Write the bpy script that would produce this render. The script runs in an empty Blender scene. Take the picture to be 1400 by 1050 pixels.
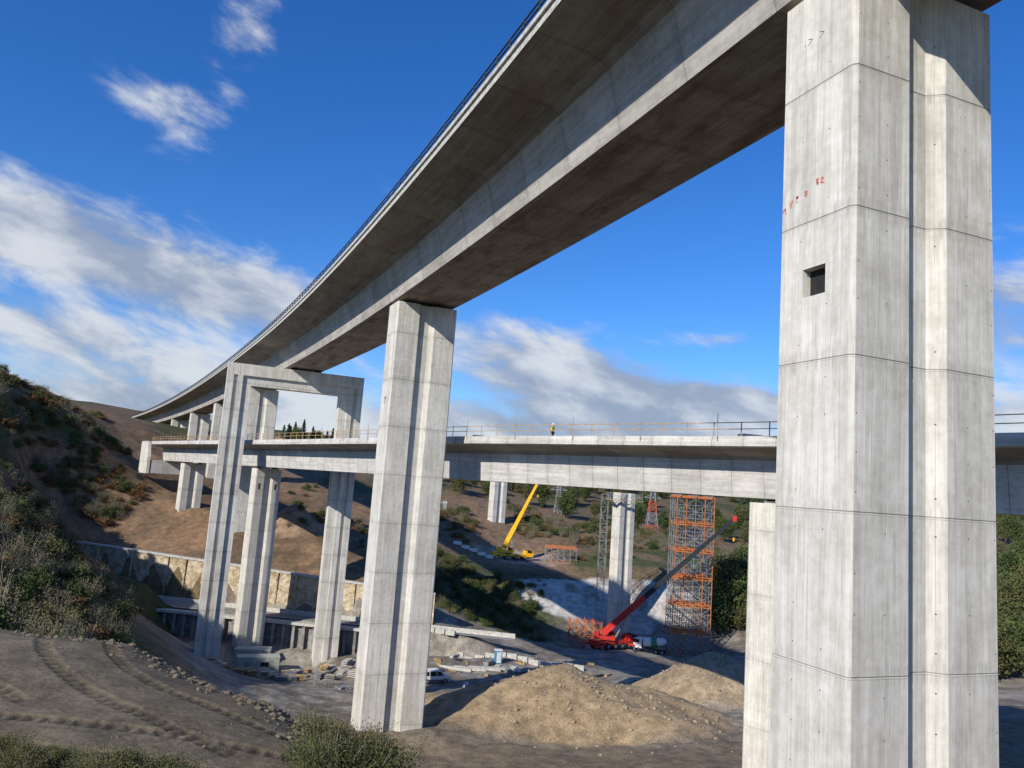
import bpy, bmesh, math, random
import numpy as np
from mathutils import Vector, Matrix
random.seed(7); RNG=np.random.default_rng(11)
scene=bpy.context.scene
rad=math.radians
# ------------------------------------------------------------------ node helper
class G:
    def __init__(s,nt): s.nt=nt; s.n=nt.nodes; s.l=nt.links
    def new(s,t,**k):
        nd=s.n.new(t)
        for a,b in k.items(): setattr(nd,a,b)
        return nd
    def put(s,sock,v):
        if v is None: return
        if isinstance(v,bpy.types.NodeSocket): s.l.new(v,sock)
        elif isinstance(v,(tuple,list)) and len(v)==3 and sock.type=='RGBA': sock.default_value=(*v,1)
        else: sock.default_value=v
    def m(s,op,a,b=None,c=None,clamp=False):
        nd=s.new('ShaderNodeMath',operation=op); nd.use_clamp=clamp
        s.put(nd.inputs[0],a); s.put(nd.inputs[1],b); s.put(nd.inputs[2],c); return nd.outputs[0]
    def vm(s,op,a,b=None):
        nd=s.new('ShaderNodeVectorMath',operation=op); s.put(nd.inputs[0],a); s.put(nd.inputs[1],b); return nd.outputs[0]
    def xyz(s,x,y,z=0.0):
        nd=s.new('ShaderNodeCombineXYZ'); s.put(nd.inputs[0],x); s.put(nd.inputs[1],y); s.put(nd.inputs[2],z); return nd.outputs[0]
    def sep(s,v):
        nd=s.new('ShaderNodeSeparateXYZ'); s.put(nd.inputs[0],v); return nd.outputs
    def noise(s,v,scale,detail=4,rough=.55,dist=0.0):
        nd=s.new('ShaderNodeTexNoise'); s.put(nd.inputs['Vector'],v)
        nd.inputs['Scale'].default_value=scale; nd.inputs['Detail'].default_value=detail
        nd.inputs['Roughness'].default_value=rough; nd.inputs['Distortion'].default_value=dist
        return nd.outputs[0]
    def vor(s,v,scale):
        nd=s.new('ShaderNodeTexVoronoi'); s.put(nd.inputs['Vector'],v); nd.inputs['Scale'].default_value=scale
        return nd.outputs
    def mr(s,v,a,b,c=0.0,d=1.0):
        nd=s.new('ShaderNodeMapRange'); nd.interpolation_type='SMOOTHSTEP'
        s.put(nd.inputs[0],v)
        for i,q in enumerate((a,b,c,d)): s.put(nd.inputs[i+1],q)
        return nd.outputs[0]
    def mix(s,f,a,b,t='MIX'):
        nd=s.new('ShaderNodeMix',data_type='RGBA',blend_type=t)
        s.put(nd.inputs[0],f); s.put(nd.inputs[6],a); s.put(nd.inputs[7],b); return nd.outputs[2]
    def bump(s,h,st,dist):
        nd=s.new('ShaderNodeBump'); s.put(nd.inputs['Height'],h); nd.inputs['Strength'].default_value=st; nd.inputs['Distance'].default_value=dist
        return nd.outputs[0]
def newmat(name):
    m=bpy.data.materials.new(name); m.use_nodes=True
    g=G(m.node_tree); bs=m.node_tree.nodes['Principled BSDF']; bs.inputs['Roughness'].default_value=.85
    bs.inputs['Specular IOR Level'].default_value=.25
    return m,g,bs
def simple(name,col,rough=.6,metal=0,var=.25,scale=3.0):
    m,g,bs=newmat(name)
    pos=g.new('ShaderNodeNewGeometry').outputs['Position']
    n=g.noise(pos,scale,2)
    c=g.mix(g.mr(n,.3,.7),tuple(x*(1-var) for x in col),tuple(min(1,x*(1+var*.6)) for x in col))
    g.put(bs.inputs['Base Color'],c); bs.inputs['Roughness'].default_value=rough; bs.inputs['Metallic'].default_value=metal
    return m
def concrete(name,lo,hi,swap=False,jsp=5.0,holes=True,stain=0.0,hole_sp=1.25,panel=0.62):
    m,g,bs=newmat(name)
    uv=g.new('ShaderNodeTexCoord').outputs['UV']; pos=g.new('ShaderNodeNewGeometry').outputs['Position']
    u,v,_=g.sep(uv)
    if swap: u,v=v,u
    n1=g.noise(pos,.42,4,.65); n2=g.noise(pos,2.6,4,.65); n3=g.noise(pos,16,2,.6)
    st=g.noise(g.xyz(g.m('MULTIPLY',u,2.6),g.m('MULTIPLY',v,.13)),1.0,4,.65)
    st2=g.noise(g.xyz(g.m('MULTIPLY',u,11.0),g.m('MULTIPLY',v,.35)),1.0,2,.6)
    f=g.m('ADD',g.m('MULTIPLY',n1,.42),g.m('ADD',g.m('MULTIPLY',st,.5),g.m('ADD',g.m('MULTIPLY',n2,.28),g.m('MULTIPLY',st2,.25))))
    c=g.mix(g.mr(f,.52,.9),lo,hi)
    seg=g.m('FLOOR',g.m('DIVIDE',v,jsp)); wn=g.new('ShaderNodeTexWhiteNoise',noise_dimensions='2D')
    pan=g.m('FLOOR',g.m('DIVIDE',u,panel*2)); g.put(wn.inputs['Vector'],g.xyz(seg,pan))
    c=g.mix(1.0,c,g.xyz(*[g.mr(wn.outputs['Value'],0,1,.90,1.05)]*3),'MULTIPLY')
    def line(coord,sp,w,off=0.0):
        fr=g.m('FRACT',g.m('ADD',g.m('DIVIDE',coord,sp),.5+off)); d=g.m('MULTIPLY',g.m('ABSOLUTE',g.m('SUBTRACT',fr,.5)),sp)
        return g.mr(d,w*.4,w,1,0)
    j=line(v,jsp,.032); jb=g.m('MULTIPLY',line(v,jsp,.5),g.mr(st2,.45,.65))
    j2=g.m('MULTIPLY',line(v,jsp,.014,.012),.5)
    p=g.m('MULTIPLY',line(u,panel,.012),g.mr(st,.4,.6,.05,.6))
    c=g.mix(g.m('MULTIPLY',jb,.35),c,tuple(x*.5 for x in lo))
    c=g.mix(g.m('MULTIPLY',j,.6),c,tuple(x*.3 for x in lo)); c=g.mix(j2,c,tuple(x*.4 for x in lo))
    c=g.mix(p,c,tuple(x*.6 for x in lo))
    if holes:
        fu=g.m('MULTIPLY',g.m('SUBTRACT',g.m('FRACT',g.m('DIVIDE',u,hole_sp)),.5),hole_sp)
        fv=g.m('MULTIPLY',g.m('SUBTRACT',g.m('FRACT',g.m('DIVIDE',v,hole_sp)),.5),hole_sp)
        d=g.m('SQRT',g.m('ADD',g.m('MULTIPLY',fu,fu),g.m('MULTIPLY',fv,fv)))
        wn2=g.new('ShaderNodeTexWhiteNoise',noise_dimensions='2D')
        g.put(wn2.inputs['Vector'],g.xyz(g.m('FLOOR',g.m('DIVIDE',u,hole_sp)),g.m('FLOOR',g.m('DIVIDE',v,hole_sp))))
        h=g.m('MULTIPLY',g.mr(d,.02,.034,1,0),g.m('GREATER_THAN',wn2.outputs['Value'],.45))
        c=g.mix(g.m('MULTIPLY',h,.85),c,(.03,.028,.025))
    if stain>0:
        sn=g.mr(g.noise(g.xyz(g.m('MULTIPLY',u,.55),g.m('MULTIPLY',v,.14)),1.0,5,.68),.47,.64)
        c=g.mix(g.m('MULTIPLY',sn,stain),c,(.16,.10,.06))
    run=g.m('MULTIPLY',g.mr(g.noise(g.xyz(g.m('MULTIPLY',u,5.0),g.m('MULTIPLY',v,.1)),1.3,3,.6),.54,.70),g.mr(n1,.4,.62))
    c=g.mix(g.m('MULTIPLY',run,.38),c,tuple(x*.55 for x in lo))
    c=g.mix(g.m('MULTIPLY',g.mr(n3,.6,.75),.22),c,tuple(x*.5 for x in lo))
    g.put(bs.inputs['Base Color'],c); bs.inputs['Roughness'].default_value=.88
    hh=g.m('SUBTRACT',g.m('MULTIPLY',n2,.25),g.m('MULTIPLY',j,.6)); hh=g.m('SUBTRACT',hh,g.m('MULTIPLY',p,.25))
    hh=g.m('ADD',hh,g.m('MULTIPLY',n3,.15))
    g.put(bs.inputs['Normal'],g.bump(hh,.5,.03))
    return m
M={}
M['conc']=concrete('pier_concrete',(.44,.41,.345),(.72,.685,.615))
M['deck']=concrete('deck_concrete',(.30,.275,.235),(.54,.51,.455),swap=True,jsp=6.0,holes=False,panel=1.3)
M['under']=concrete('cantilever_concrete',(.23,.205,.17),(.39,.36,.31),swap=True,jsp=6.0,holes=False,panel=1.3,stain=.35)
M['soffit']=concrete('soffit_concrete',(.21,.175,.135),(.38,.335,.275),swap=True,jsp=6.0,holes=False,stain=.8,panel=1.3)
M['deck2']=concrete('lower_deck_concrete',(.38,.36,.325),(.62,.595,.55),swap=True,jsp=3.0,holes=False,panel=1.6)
M['white']=simple('white_paint',(.72,.72,.70),.5,0,.15)
M['offwhite']=simple('precast_concrete',(.50,.48,.43),.8)
M['greycon']=simple('weathered_grey_concrete',(.27,.26,.24),.9,0,.35,.8)
M['rail']=simple('dark_steel',(.03,.035,.04),.5,.3)
M['steel']=simple('galvanised_steel',(.33,.33,.33),.45,.4)
M['wood']=simple('timber',(.42,.28,.13),.8)
M['orange']=simple('rust_orange_paint',(.50,.16,.055),.6)
M['yellow']=simple('yellow_paint',(.88,.47,.02),.45,0,.12)
M['red']=simple('red_paint',(.60,.04,.03),.4,0,.15)
M['dullred']=simple('faded_red_paint',(.45,.10,.07),.6,0,.15)
M['black']=simple('black_rubber',(.02,.02,.022),.7)
M['glass']=simple('dark_glass',(.02,.025,.03),.15)
M['blue']=simple('blue_paint',(.06,.25,.42),.5)
M['green']=simple('green_paint',(.05,.25,.12),.5)
M['cream']=simple('cream_panel',(.42,.43,.35),.6)
M['hiviz']=simple('hiviz_yellow',(.90,.60,.03),.7)
M['navy']=simple('navy_cloth',(.02,.03,.07),.9)
M['skin']=simple('skin',(.50,.30,.22),.6,0,.1)
M['graf']=simple('red_spray_paint',(.62,.28,.22),.9,0,.35,9)
M['hole']=simple('shade_and_mark_black',(.025,.025,.025),.9)  # near-black colour: shade of the pier hollow painted in, also black marks
M['asphalt']=simple('worn_asphalt',(.24,.23,.215),.9,0,.3,1.5)
M['bark']=simple('bark',(.12,.095,.07),.95)
def stonewall():
    m,g,bs=newmat('sprayed_stone_wall'); pos=g.new('ShaderNodeNewGeometry').outputs['Position']
    v=g.vor(pos,1.1); n=g.noise(pos,.5,4,.7); n2=g.noise(pos,3,3,.6)
    c=g.mix(g.mr(n,.35,.65),(.36,.27,.15),(.62,.52,.37)); c=g.mix(g.mr(n2,.55,.75,0,.6),c,(.20,.15,.09))
    c=g.mix(g.mr(v[0],.0,.5,.5,0),c,(.62,.56,.44))
    g.put(bs.inputs['Base Color'],c); g.put(bs.inputs['Normal'],g.bump(g.m('ADD',v[0],n2),.9,.3)); return m
M['stone']=stonewall()
def foliage(name,dark,lite,dry):
    m,g,bs=newmat(name)
    at=g.new('ShaderNodeAttribute',attribute_name='cl').outputs['Fac']; oi=g.new('ShaderNodeObjectInfo').outputs['Random']
    c=g.mix(at,dark,lite); c=g.mix(g.mr(oi,.45,1.0,0,.8),c,dry)
    g.put(bs.inputs['Base Color'],c); bs.inputs['Roughness'].default_value=.9; return m
M['leaf']=foliage('leaves_green',(.026,.042,.013),(.11,.14,.042),(.13,.11,.045))
M['pine']=foliage('needles_dark',(.012,.025,.012),(.04,.065,.025),(.03,.045,.02))
M['scrub']=foliage('dry_scrub',(.07,.07,.035),(.20,.19,.095),(.17,.135,.085))
M['fern']=foliage('rusty_fern',(.09,.05,.02),(.24,.125,.05),(.13,.11,.04))
M['grass']=foliage('grass_blades',(.05,.06,.022),(.14,.15,.055),(.18,.155,.075))
# ------------------------------------------------------------------ mesh builder
def link(o,parent=None):
    scene.collection.objects.link(o)
    if parent is not None: o.parent=parent
    return o
def empty(name,loc=(0,0,0),rz=0,parent=None):
    e=bpy.data.objects.new(name,None); e.empty_display_size=.5; e.location=loc; e.rotation_euler=(0,0,rz); return link(e,parent)
class MB:
    def __init__(s): s.v=[];s.f=[];s.mi=[];s.mats=[]
    def mat(s,k):
        if k not in s.mats: s.mats.append(k)
        return s.mats.index(k)
    def add(s,vs,fs,k):
        b=len(s.v); s.v+= [tuple(x) for x in vs]; mi=s.mat(k)
        for f in fs: s.f.append([b+i for i in f]); s.mi.append(mi)
    def box(s,c,d,k,R=None):
        vs=[]
        for x in(-.5,.5):
            for y in(-.5,.5):
                for z in(-.5,.5):
                    p=Vector((x*d[0],y*d[1],z*d[2]))
                    if R is not None: p=R@p
                    vs.append(p+Vector(c))
        s.add(vs,[(0,1,3,2),(4,6,7,5),(0,4,5,1),(2,3,7,6),(0,2,6,4),(1,5,7,3)],k)
    def beam(s,a,b,w,h,k,up=(0,0,1)):
        a=Vector(a);b=Vector(b);d=b-a;L=d.length
        if L<1e-6:return
        d/=L; u=Vector(up); 
        if abs(d.dot(u))>.98:u=Vector((0,1,0))
        x=d.cross(u).normalized(); z=x.cross(d)
        s.box((a+b)/2,(w,L,h),k,Matrix((x,d,z)).transposed())
    def cyl(s,a,b,r,k,n=12,r2=None):
        a=Vector(a);b=Vector(b);d=(b-a).normalized(); u=Vector((0,0,1)) if abs(d.z)<.9 else Vector((1,0,0))
        x=d.cross(u).normalized();y=d.cross(x); r2=r if r2 is None else r2
        vs=[a+(x*math.cos(t)+y*math.sin(t))*r for t in [2*math.pi*i/n for i in range(n)]]+[b+(x*math.cos(t)+y*math.sin(t))*r2 for t in [2*math.pi*i/n for i in range(n)]]
        s.add(vs,[(i,(i+1)%n,n+(i+1)%n,n+i) for i in range(n)]+[tuple(range(n))[::-1],tuple(range(n,2*n))],k)
    def prism(s,prof,a,b,k,axis='x'):
        n=len(prof)
        def P(t,p): return (t,p[0],p[1]) if axis=='x' else ((p[0],t,p[1]) if axis=='y' else (p[0],p[1],t))
        vs=[P(a,p) for p in prof]+[P(b,p) for p in prof]
        s.add(vs,[(i,(i+1)%n,n+(i+1)%n,n+i) for i in range(n)]+[tuple(range(n))[::-1],tuple(range(n,2*n))],k)
    def make(s,name,parent=None,loc=(0,0,0),rz=0,zoff=0.0,fixn=True):
        me=bpy.data.meshes.new(name); me.from_pydata(s.v,[],s.f)
        for k in s.mats: me.materials.append(M[k])
        me.polygons.foreach_set('material_index',s.mi)
        if fixn:
            bm=bmesh.new();bm.from_mesh(me);bmesh.ops.recalc_face_normals(bm,faces=bm.faces);bm.to_mesh(me);bm.free()
        uvl=me.uv_layers.new(name='UVMap')
        for p in me.polygons:
            n=p.normal
            for li in p.loop_indices:
                co=me.vertices[me.loops[li].vertex_index].co
                if abs(n.z)>.7: q=(co.x,co.y)
                elif abs(n.x)>abs(n.y): q=(co.y,co.z-zoff)
                else: q=(co.x,co.z-zoff)
                uvl.data[li].uv=q
        o=bpy.data.objects.new(name,me); o.location=loc;o.rotation_euler=(0,0,rz); return link(o,parent)
# ------------------------------------------------------------------ terrain height
CP=[(0,0,-1.7),(0,-20,-1.5),(-30,-12,-1),(20,-12,-5),(0,6,-4.2),(-10,6,-4.0),(10,8,-7.5),(0,14,-9),(10,20,-14),(-4,17,-8.4),(-12,15,-7.5),(-22,20,-7.3),(-14,25,-7.5),(-21,33,-7.2),(-32,28,-6.8),(-40,36,-7.6),
(-26,36,-7.7),(-8,28.5,-8.15),(-15,33,-7.5),(-3.8,24,-8.4),(0,25,-11.5),(-25,44,-11.5),(-13,40,-12.5),(-20,55,-19),(-8,45,-16),(-16,66,-24),(-10,72,-25),(-4,60,-22),(-13,82,-24.9),(-5,84,-25),
(9,71,-24.2),(20,72,-23),(0,50,-19.5),(10,40,-18),(12,26,-15.5),(22,30,-17),(22,62,-20.8),(30,60,-20.5),(38,30,-16),(60,40,-17),(30,88,-24.5),(60,90,-22),(0,105,-28),(25,105,-27.5),(15,125,-29.5),
(-9,125,-30.2),(-25,120,-31),(-38,120,-31),(-50,138,-33),(-32,145,-35),(-47,148,-35),(-45,110,-25),(-45,90,-16.5),(-38,60,-14),(-36,80,-19),(-30,95,-26),
(-52,50,-10),(-42,52,-11),(-56,80,-9.5),(-64,108,-11.5),(-52,110,-20),(-48,65,-11),(-72,135,-18),(-62,132,-24),(-76,152,-23),(-64,150,-27),(-61,93,-8),(-72,112,-8),(-90,137,-1),(-117,176,17),(-113,200,11.5),(-75,80,-7),(-75,55,-8),(-98,95,-6),(-125,250,13),
(-28,159,-21.6),(-60,165,-20.3),(-89,171,-19),(-108,178,-8),(-15,158,-25),(-60,177,-15.5),(-77,189,-9.9),(-90,200,-7),(-106,225,-1.5),(-56,210,-10.7),(-70,260,-2),(-38,180,-15),(-86,350,14),(-170,360,17),(-225,450,21),(-120,290,9),
(-14,232,-12.8),(4.4,226,-20.4),(14,225,-20.4),(-4,160,-30),(-7,190,-24.3),(14,195,-23.8),(0,205,-22.5),(34,206,-20.5),(48,205,-20),(26,173,-32.6),(42,173,-33.4),(29,185,-32.6),(12,182,-31.5),(44,188,-31.8),(20,150,-31.5),(40,155,-32),(58,150,-30),(60,190,-26),
(35,330,-8),(25,258,-15),(60,250,-17),(0,290,-6),(60,600,12),(200,600,8),(-60,500,18),(156,238,-25),(120,150,-24),(110,300,-18),(200,150,-22),
(-800,800,90),(0,1200,32),(400,1200,30),(900,900,30),(1400,300,20),(-1400,0,80),(0,-300,12),(500,-300,5),(-500,-200,20),(0,2600,70),(2000,2600,70),(-2000,2600,140),(-250,200,45),(-200,60,0),(-120,0,-3)]
CP=np.array(CP,float)
P2=CP[:,:2]/100.
_A=np.linalg.norm(P2[:,None]-P2[None],axis=2); _n=len(CP)
_S=np.zeros((_n+3,_n+3)); _S[:_n,:_n]=_A-np.eye(_n)*.004; _S[:_n,_n]=1;_S[:_n,_n+1:]=P2;_S[_n,:_n]=1;_S[_n+1:,:_n]=P2.T
_w=np.linalg.solve(_S,np.concatenate([CP[:,2],[0,0,0]]))
def vnoise(x,y,seed=0):
    xi=np.floor(x).astype(np.int64); yi=np.floor(y).astype(np.int64); fx=x-xi; fy=y-yi
    fx=fx*fx*(3-2*fx); fy=fy*fy*(3-2*fy)
    def h(a,b):
        n=(a*374761393+b*668265263+seed*974634777)&0xFFFFFFFF
        n=((n^(n>>13))*1274126177)&0xFFFFFFFF
        return ((n^(n>>16))&0xFFFF)/65535.
    return (h(xi,yi)*(1-fx)+h(xi+1,yi)*fx)*(1-fy)+(h(xi,yi+1)*(1-fx)+h(xi+1,yi+1)*fx)*fy
def fbm(x,y,sc,o=4,seed=0):
    r=0;a=1;t=0
    for i in range(o): r=r+a*vnoise(x/sc+17.3*i,y/sc-9.1*i,seed+i); t+=a; a*=.5; sc=sc/2.
    return r/t-.5
def sm(v,a,b):
    t=np.clip((v-a)/(b-a),0,1); return t*t*(3-2*t)
def Yw(x): return 157-.193*(x+28)
def Yc(x): return 150.5-.13*(x+25)
def mound(x,y,cx,cy,h,rx,ry,seed):
    d=np.sqrt(((x-cx)/rx)**2+((y-cy)/ry)**2)+fbm(x,y,7,4,seed)*.35
    return h*np.clip(1.04-d,0,None)**.9
TR=[((-26,20.2),(-17,21.4),(-11,21.0),(-4.5,21.8)),((-26,22.4),(-17,23.4),(-10,23.1),(-5,23.6)),((-15.5,32.5),(-14.0,29.5),(-11.4,27),(-5,24.8)),((-17.8,32.0),(-16.6,28.6),(-13,25.5),(-7,22.8)),((-28,27.5),(-22,28),(-18,27),(-14,24.5))]
def track_field(x,y):
    dep=np.zeros_like(x); 
    m=(x>-31)&(x<0)&(y>16)&(y<38)
    if not m.any(): return dep
    xs=x[m];ys=y[m];o=np.zeros_like(xs)
    for ci,c in enumerate(TR):
        c=np.array(c); t=np.linspace(0,1,50)[:,None]
        p=(1-t)**3*c[0]+3*(1-t)**2*t*c[1]+3*(1-t)*t*t*c[2]+t**3*c[3]
        best=np.full(xs.shape,9.);arc=np.zeros_like(xs);acc=0
        for i in range(49):
            a=p[i];b=p[i+1];d=b-a;L=math.hypot(*d)
            tt=np.clip(((xs-a[0])*d[0]+(ys-a[1])*d[1])/L**2,0,1)
            q=np.hypot(xs-a[0]-tt*d[0],ys-a[1]-tt*d[1]); k=q<best; best[k]=q[k];arc[k]=(acc+tt*L)[k];acc+=L
        prof=sm(best,.27,.22); lug=(np.sin(arc*2*math.pi/.46)>-.1)*1.0
        o=np.where(best<.29,-.01*prof-.07*prof*lug,o); o=o+.015*np.exp(-((best-.36)/.06)**2)
    dep[m]=o; return dep
def H(x,y):
    x=np.atleast_1d(np.asarray(x,float));y=np.atleast_1d(np.asarray(y,float)); shp=x.shape
    x=x.ravel();y=y.ravel(); z=np.empty_like(x)
    for i in range(0,len(x),20000):
        a=x[i:i+20000]/100.;b=y[i:i+20000]/100.
        d=np.hypot(a[:,None]-P2[:,0],b[:,None]-P2[:,1]); z[i:i+20000]=d@_w[:_n]+_w[_n]+a*_w[_n+1]+b*_w[_n+2]
    dist=np.hypot(x,y); plat=sm(x,-2,-5)*sm(y,40,34)*sm(y,14,18)
    z+=fbm(x,y,9,5,3)*(.9+.006*dist)*(1-plat*.7)+ (fbm(x,y,90,4,9)*22)*sm(dist,300,800)
    z+=fbm(x,y,2.2,4,5)*.5*(1-plat*.75)
    z+=mound(x,y,9.0,95.5,6.2,20,13.5,21)+mound(x,y,32,116,6.6,15,9,22)+mound(x,y,-50,189,5.5,9,8,23)+mound(x,y,48,120,4,12,8,24)
    pl=np.exp(-(np.hypot((x-6)/13,(y-226)/8))**4); z=z*(1-pl)+(-20.3)*pl
    m=sm(x,-112,-104)*sm(x,4,-8)
    inb=m*sm(y-Yc(x),-.1,.5)*sm(y-Yw(x),.3,-.3); z=z*(1-inb)+(-28.06)*inb
    fr=m*sm(y-Yc(x),.3,-.3)*sm(y,141,147)*sm(x,-70,-60); z=z*(1-fr)+np.minimum(z,-33)*fr
    z+=track_field(x,y)
    return z.reshape(shp)
def steps(a,segs):
    out=[a]
    for end,st in segs:
        n=max(1,int(round((end-out[-1])/st))); out+=list(np.linspace(out[-1],end,n+1)[1:])
    return out
def geo(a,end,st,g=1.14):
    out=[];x=a;s=st
    while abs(x)<abs(end): s*=g; x+=math.copysign(s,end-a); out.append(x)
    return out
xs=steps(-115,[(-36,1.1),(-27,.45),(-3,.085),(45,.6),(100,1.2)]); xs=sorted(geo(-115,-6000,1.3))+xs+geo(100,6000,1.3)
ys=steps(-30,[(16,2.),(19,.5),(33,.085),(112,.62),(245,1.1)]); ys=sorted(geo(-30,-3000,2.,1.3))+ys+geo(245,6500,1.3)
X,Y=np.meshgrid(np.array(xs),np.array(ys)); Z=H(X,Y)
nx,ny=len(xs),len(ys)
idx=np.arange(nx*ny).reshape(ny,nx)
F=np.stack([idx[:-1,:-1],idx[:-1,1:],idx[1:,1:],idx[1:,:-1]],-1).reshape(-1,4)
me=bpy.data.meshes.new('ground'); me.from_pydata(np.stack([X,Y,Z],-1).reshape(-1,3).tolist(),[],F.tolist())
me.polygons.foreach_set('use_smooth',[True]*len(me.polygons))
def C(*c): return np.array(c)
def lerp(a,b,t): return a*(1-t[...,None])+b*t[...,None]
n1=fbm(X,Y,14,5,41)+.5; n2=fbm(X,Y,3,4,51)+.5; n3=fbm(X,Y,45,4,61)+.5
col=lerp(np.broadcast_to(C(.070,.078,.030),X.shape+(3,)),C(.16,.112,.06),sm(n1,.42,.60))
col=lerp(col,C(.21,.135,.08),sm(n3,.49,.56)*sm(Y,420,260))
ms=sm(X,-8,-24)*sm(Y-Yw(X),-2,2)*sm(Y,262,238)*sm(Z,7,2)*sm(X,-125,-108); col=lerp(col,lerp(np.broadcast_to(C(.25,.155,.088),X.shape+(3,)),C(.15,.10,.06),sm(n2*.5+n1*.5,.38,.6)),ms*.97)
col=lerp(col,C(.12,.07,.035),sm(n1,.5,.62)*sm(X,-40,-60)*sm(Y,60,80)*sm(Z,-14,-4)*.5)
mv=sm(Z,-21,-25)*sm(Y,62,72)*sm(Y,196,186)*sm(X,-62,-54); col=lerp(col,lerp(np.broadcast_to(C(.19,.16,.125),X.shape+(3,)),C(.29,.26,.215),sm(n2,.4,.6)),mv)
mb=sm(Y,18,30)*sm(Y,95,75)*sm(X,-30,-10)*sm(X,70,50); col=lerp(col,lerp(np.broadcast_to(C(.165,.125,.083),X.shape+(3,)),C(.22,.17,.112),n2),mb*sm(Z,-8.5,-11))
mg=sm(X,-24,-16)*sm(X,20,10)*sm(Y,164,170)*sm(Y,214,206); col=lerp(col,C(.065,.078,.03),mg*.9)
for cx,cy,rx,ry,cc in ((9.,95.5,20,13.5,C(.35,.255,.15)),(32,116,15,9,C(.33,.25,.16)),(48,120,12,8,C(.31,.24,.16)),(-50,189,9,8,C(.31,.21,.13)),(6,226,14,8.5,C(.33,.26,.19))):
    d=np.sqrt(((X-cx)/rx)**2+((Y-cy)/ry)**2); col=lerp(col,cc*(.74+.52*n2)[...,None],sm(d,1.08,.92))
d=np.sqrt(((X-26)/24)**2+((Y-(196))/9.5)**2)+(n2-.5)*.3; msh=sm(d,1.05,.98)*sm(Z,-32.6,-31.2)*sm(X,2,8); col=lerp(col,lerp(np.broadcast_to(C(.50,.475,.42),X.shape+(3,)),C(.28,.23,.17),sm(n2*.6+n1*.4,.48,.66)),msh)
mp=sm(Y,46,40)*sm(X,1,-3)*sm(Y,8,14)*(1-sm(X,-36,-44)); col=lerp(col,lerp(np.broadcast_to(C(.145,.117,.077),X.shape+(3,)),C(.205,.168,.112),sm(n1*.6+n2*.4,.35,.65)),mp)
tf=track_field(X.ravel(),Y.ravel()).reshape(X.shape); col=col*(1-.38*(tf<-.045))[...,None]
mpl=mp*sm(X,-2,-5)*sm(Y,37,33)
ca=me.color_attributes.new('Col','FLOAT_COLOR','POINT')
ca.data.foreach_set('color',np.concatenate([col,(1-.8*mpl)[...,None]],-1).astype(np.float32).ravel())
m,g,bs=newmat('ground_soil'); pos=g.new('ShaderNodeNewGeometry').outputs['Position']
atn=g.new('ShaderNodeAttribute',attribute_name='Col'); a=atn.outputs['Color']; al_=atn.outputs['Alpha']
na=g.noise(pos,.7,5,.65);nb=g.noise(pos,5,4,.65);vv=g.vor(pos,3.2)
c=g.mix(1.0,a,g.xyz(*[g.mr(na,.3,.7,.68,1.28)]*3),'MULTIPLY'); c=g.mix(1.0,c,g.xyz(*[g.mr(nb,.3,.7,.74,1.22)]*3),'MULTIPLY')
stn=g.m('MULTIPLY',g.m('MULTIPLY',g.mr(vv[0],.10,.16,1,0),g.mr(na,.5,.62)),al_); c=g.mix(g.m('MULTIPLY',stn,.45),c,(.36,.31,.25))
g.put(bs.inputs['Base Color'],c); bs.inputs['Roughness'].default_value=.95
hh=g.m('ADD',g.m('MULTIPLY',g.m('MULTIPLY',na,.7),al_),g.m('MULTIPLY',g.m('MULTIPLY',nb,.3),g.m('ADD',g.m('MULTIPLY',al_,.7),.3)))
g.put(bs.inputs['Normal'],g.bump(hh,.8,.35)); me.materials.append(m)
link(bpy.data.objects.new('ground',me))
def h1(x,y): return float(H([x],[y])[0])
# ------------------------------------------------------------------ tracks / decks
class Track:
    def __init__(s,pts):
        s.p=np.array(pts,float); d=np.linalg.norm(np.diff(s.p,axis=0),axis=1); s.s=np.concatenate([[0],np.cumsum(d)])
    def at(s,q,off=0.0):
        x=np.interp(q,s.s,s.p[:,0]);y=np.interp(q,s.s,s.p[:,1])
        a=np.array([np.interp(q+1.5,s.s,s.p[:,0])-np.interp(q-1.5,s.s,s.p[:,0]),np.interp(q+1.5,s.s,s.p[:,1])-np.interp(q-1.5,s.s,s.p[:,1])]); a/=np.linalg.norm(a)
        return (x+a[1]*off,y-a[0]*off),a
def th(s): return rad(21.6+.04*min(s,130)+(.015*(s-130) if s>130 else 0))
pts=[(13.9,25.4)]
for i in range(490): 
    t=th(i+.5); pts.append((pts[-1][0]-math.sin(t),pts[-1][1]+math.cos(t)))
bk=[];p=(13.9,25.4)
for i in range(80):
    t=th(-i-.5); p=(p[0]+math.sin(t),p[1]-math.cos(t)); bk.append(p)
UP=Track(bk[::-1]+pts); U0=80.0
def cr(P,n=24):
    P=[np.array(p,float) for p in P]; out=[]
    for i in range(1,len(P)-2):
        a,b,c,d=P[i-1:i+3]
        for k in range(n):
            t=k/n; out.append(.5*((2*b)+(-a+c)*t+(2*a-5*b+4*c-d)*t*t+(-a+3*b-3*c+d)*t**3))
    out.append(P[-2]); return out
LW=Track(cr([(95,-60),(82,-30),(55,18),(38.6,42),(24.8,61.7),(.3,88.8),(-32.1,132.3),(-60,168.4),(-88,204.7),(-100,221)]))
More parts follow.
